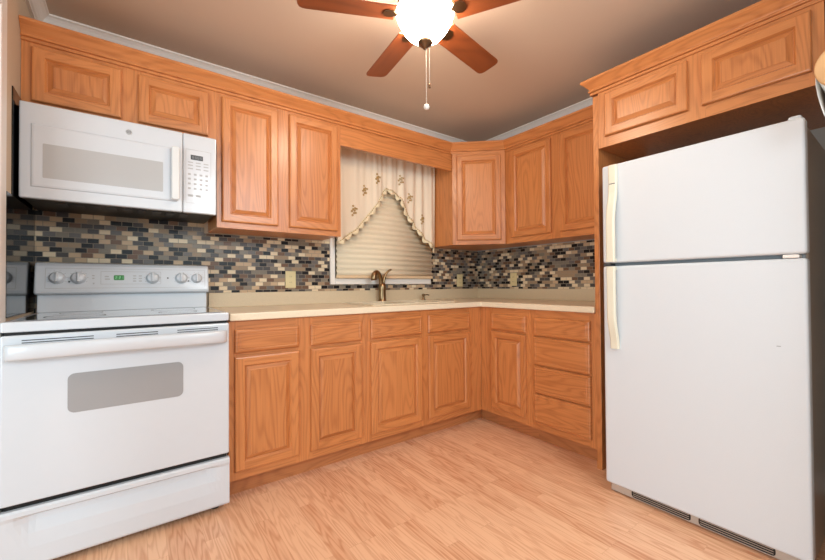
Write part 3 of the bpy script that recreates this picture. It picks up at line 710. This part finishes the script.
for cx_, cz_ in ((-1.212, 1.868), (-1.318, 1.765), (-1.414, 1.600), (-.988, 1.895), (-.898, 1.760), (-.772, 1.595)):
    m = MB()
    for k in range(9):
        a = k*2.4; r = .010+.0042*k; x = cx_+r*.55*math.cos(a); z = cz_+r*math.sin(a)*1.0
        for b in range(5):
            an = 2*math.pi*b/5
            xx, zz = x+.0050*math.cos(an), z+.0050*math.sin(an)
            m.lathe([(0, -.0012), (.0038, -.0006), (.0038, .0006), (0, .0012)], (xx, fold(xx, zz)-.003, zz), (0, 1, 0), 6)
    m.build('embroidered_sprig', GOLD, fab)
tag(MB().tube([(-1.56, -.068, 2.072), (-.613, -.068, 2.072)], .006, 10).build('curtain_rod', TRIMW), 'thin white rod carrying the curtain behind the valance board', 'curtain rod')

# ------------------------------------------------------------------ ceiling fan
fcx, fcy = -1.687, -1.301
fan = thing('ceiling_fan', (fcx, fcy, CZ), 'five-blade ceiling fan with a lit frosted glass bowl', 'ceiling fan')
C3 = (fcx, fcy, 0)
MB().lathe([(.075, 2.3995), (.078, 2.385), (.062, 2.365), (.055, 2.355)][::-1], C3, n=32).build('ceiling_canopy', FANMET, fan)
MB().lathe([(.06, 2.285), (.105, 2.290), (.120, 2.300), (.122, 2.335), (.105, 2.352), (.055, 2.3555)], C3, n=40).build('motor_housing', FANMET, fan)
bowl = MB().lathe([(.004, 2.134), (.03, 2.136), (.052, 2.143), (.078, 2.162), (.102, 2.192), (.119, 2.224), (.129, 2.252), (.128, 2.268), (.116, 2.282), (.085, 2.288)], C3, n=48).build('light_bowl', BOWL, fan)
MB().lathe([(0, 2.098), (.007, 2.099), (.012, 2.106), (.017, 2.110), (.019, 2.117), (.031, 2.122), (.034, 2.130), (.030, 2.137), (.0, 2.139)], C3, n=24).build('finial', FANMET, bowl)
az0 = math.radians(46.9-36)
for k in range(5):
    a = az0 + k*2*math.pi/5; d = Vector((math.cos(a), math.sin(a), 0)); pz = Vector((-math.sin(a), math.cos(a), 0))
    tilt = math.radians(-11); sv = pz*math.cos(tilt) + Vector((0, 0, 1))*math.sin(tilt); nv_ = d.cross(sv)
    out = []; hw0, hw1, r0, r1 = .060, .064, .135, .553
    prof = [(r0, -hw0), (r1-.03, -hw1)] + [(r1-.03+.03*math.sin(t), -hw1+.03-.03*math.cos(t)) for t in (.5, 1.0, 1.57)] + [(r1-.03+.03*math.cos(t), hw1-.03+.03*math.sin(t)) for t in (0, .6, 1.1)] + [(r1-.03, hw1), (r0, hw0)]
    org = Vector((fcx, fcy, 2.246))
    m = MB(); m.prism(prof, -.003, .003, lambda p, q, t: tuple(org + d*p + sv*q + nv_*t))
    bl = m.build('blade', BLADE, fan, .0015)
    m = MB(); pts2 = [(.09, -.011), (.130, -.010), (.142, -.026), (.165, -.031), (.184, -.020), (.192, 0), (.184, .020), (.165, .031), (.142, .026), (.130, .010), (.09, .011)]
    m.prism(pts2, -.0085, -.0035, lambda p, q, t: tuple(org + d*p + sv*q + nv_*t)); 
    m.box(.085, .115, -.012, .012, -.004, .055, 0, lambda p, q, t: tuple(org + d*p + sv*q + Vector((0, 0, 1))*t))
    m.build('blade_iron', FANMET, bl, .002)
def chain(x, y, z0, z1):
    m = MB(); m.tube([(x, y, z1), (x, y, z0)], .0011, 6); n = int((z1-z0)/.007)
    for i in range(n): m.lathe([(0, -.0022), (.0022, 0), (0, .0022)], (x, y, z0+(i+.5)*.007), n=6)
    return m.build('pull_chain', plain('white_bead_chain', (225, 215, 200), .4), fan)
ch = chain(fcx, fcy-.006, 1.850, 2.106)
MB().lathe([(0, -.012), (.010, -.009), (.0135, 0), (.010, .009), (0, .012)], (fcx, fcy-.006, 1.838), n=20).build('ball_pull', TRIMW, ch)
ch = chain(fcx+.014, fcy-.012, 1.945, 2.110)
MB().lathe([(0, -.012), (.0045, -.010), (.005, 0), (.004, .010), (0, .012)], (fcx+.014, fcy-.012, 1.935), n=14).build('bell_pull', FANMET, ch)

# ------------------------------------------------------------------ paper towel holder right of the refrigerator cabinet
py, pz_c, pr = -2.486, 1.738, .073
th = thing('towel_holder', (-.80, -2.598, pz_c), 'wooden paper towel holder with round end discs beside the refrigerator cabinet', 'towel holder')
MB().lathe([(pr-.001, 0), (pr+.002, .003), (pr+.002, .012), (pr-.002, .016), (0, .016)], (-.930, py, pz_c), (-1, 0, 0), 40).build('end_disc', BIRCH, th)
MB().lathe([(.045, 0), (.047, .003), (.047, .012), (.044, .016), (0, .016)], (-.668, py, pz_c), (-1, 0, 0), 40).build('end_disc', BIRCH, th)
MB().lathe([(.012, -.285), (.012, .012), (.018, .014), (.020, .024), (.012, .032), (0, .033)], (-.946, py, pz_c), (-1, 0, 0), 20).build('dowel', PEG, th)
MB().box(-.950, -.665, -2.5985, -2.575, pz_c-.03, pz_c+.03).build('back_plate', BIRCH, th, .003)
rl = MB(); rl.lathe([(.021, 0), (pr, 0), (pr, .240), (.021, .240), (.021, 0)], (-.688, py, pz_c), (-1, 0, 0), 48)
ro = rl.build('paper_towel_roll', PAPER)
m = MB(); sp2 = [(py+pr+.0005, pz_c+.01), (py+pr+.0008, pz_c-.01), (py+pr+.001, pz_c-.04), (py+pr-.003, pz_c-.075), (py+pr-.009, pz_c-.11), (py+pr-.016, pz_c-.145)]
m.add([q for a, b in sp2 for q in ((-.925, a, b), (-.692, a, b))], [(2*i, 2*i+1, 2*i+3, 2*i+2) for i in range(5)], 0, True)
ls = m.build('loose_sheet', PAPER, ro); q = ls.modifiers.new('solid', 'SOLIDIFY'); q.thickness = .0008
tag(ro, 'white paper towel roll on the wooden holder', 'paper towels')
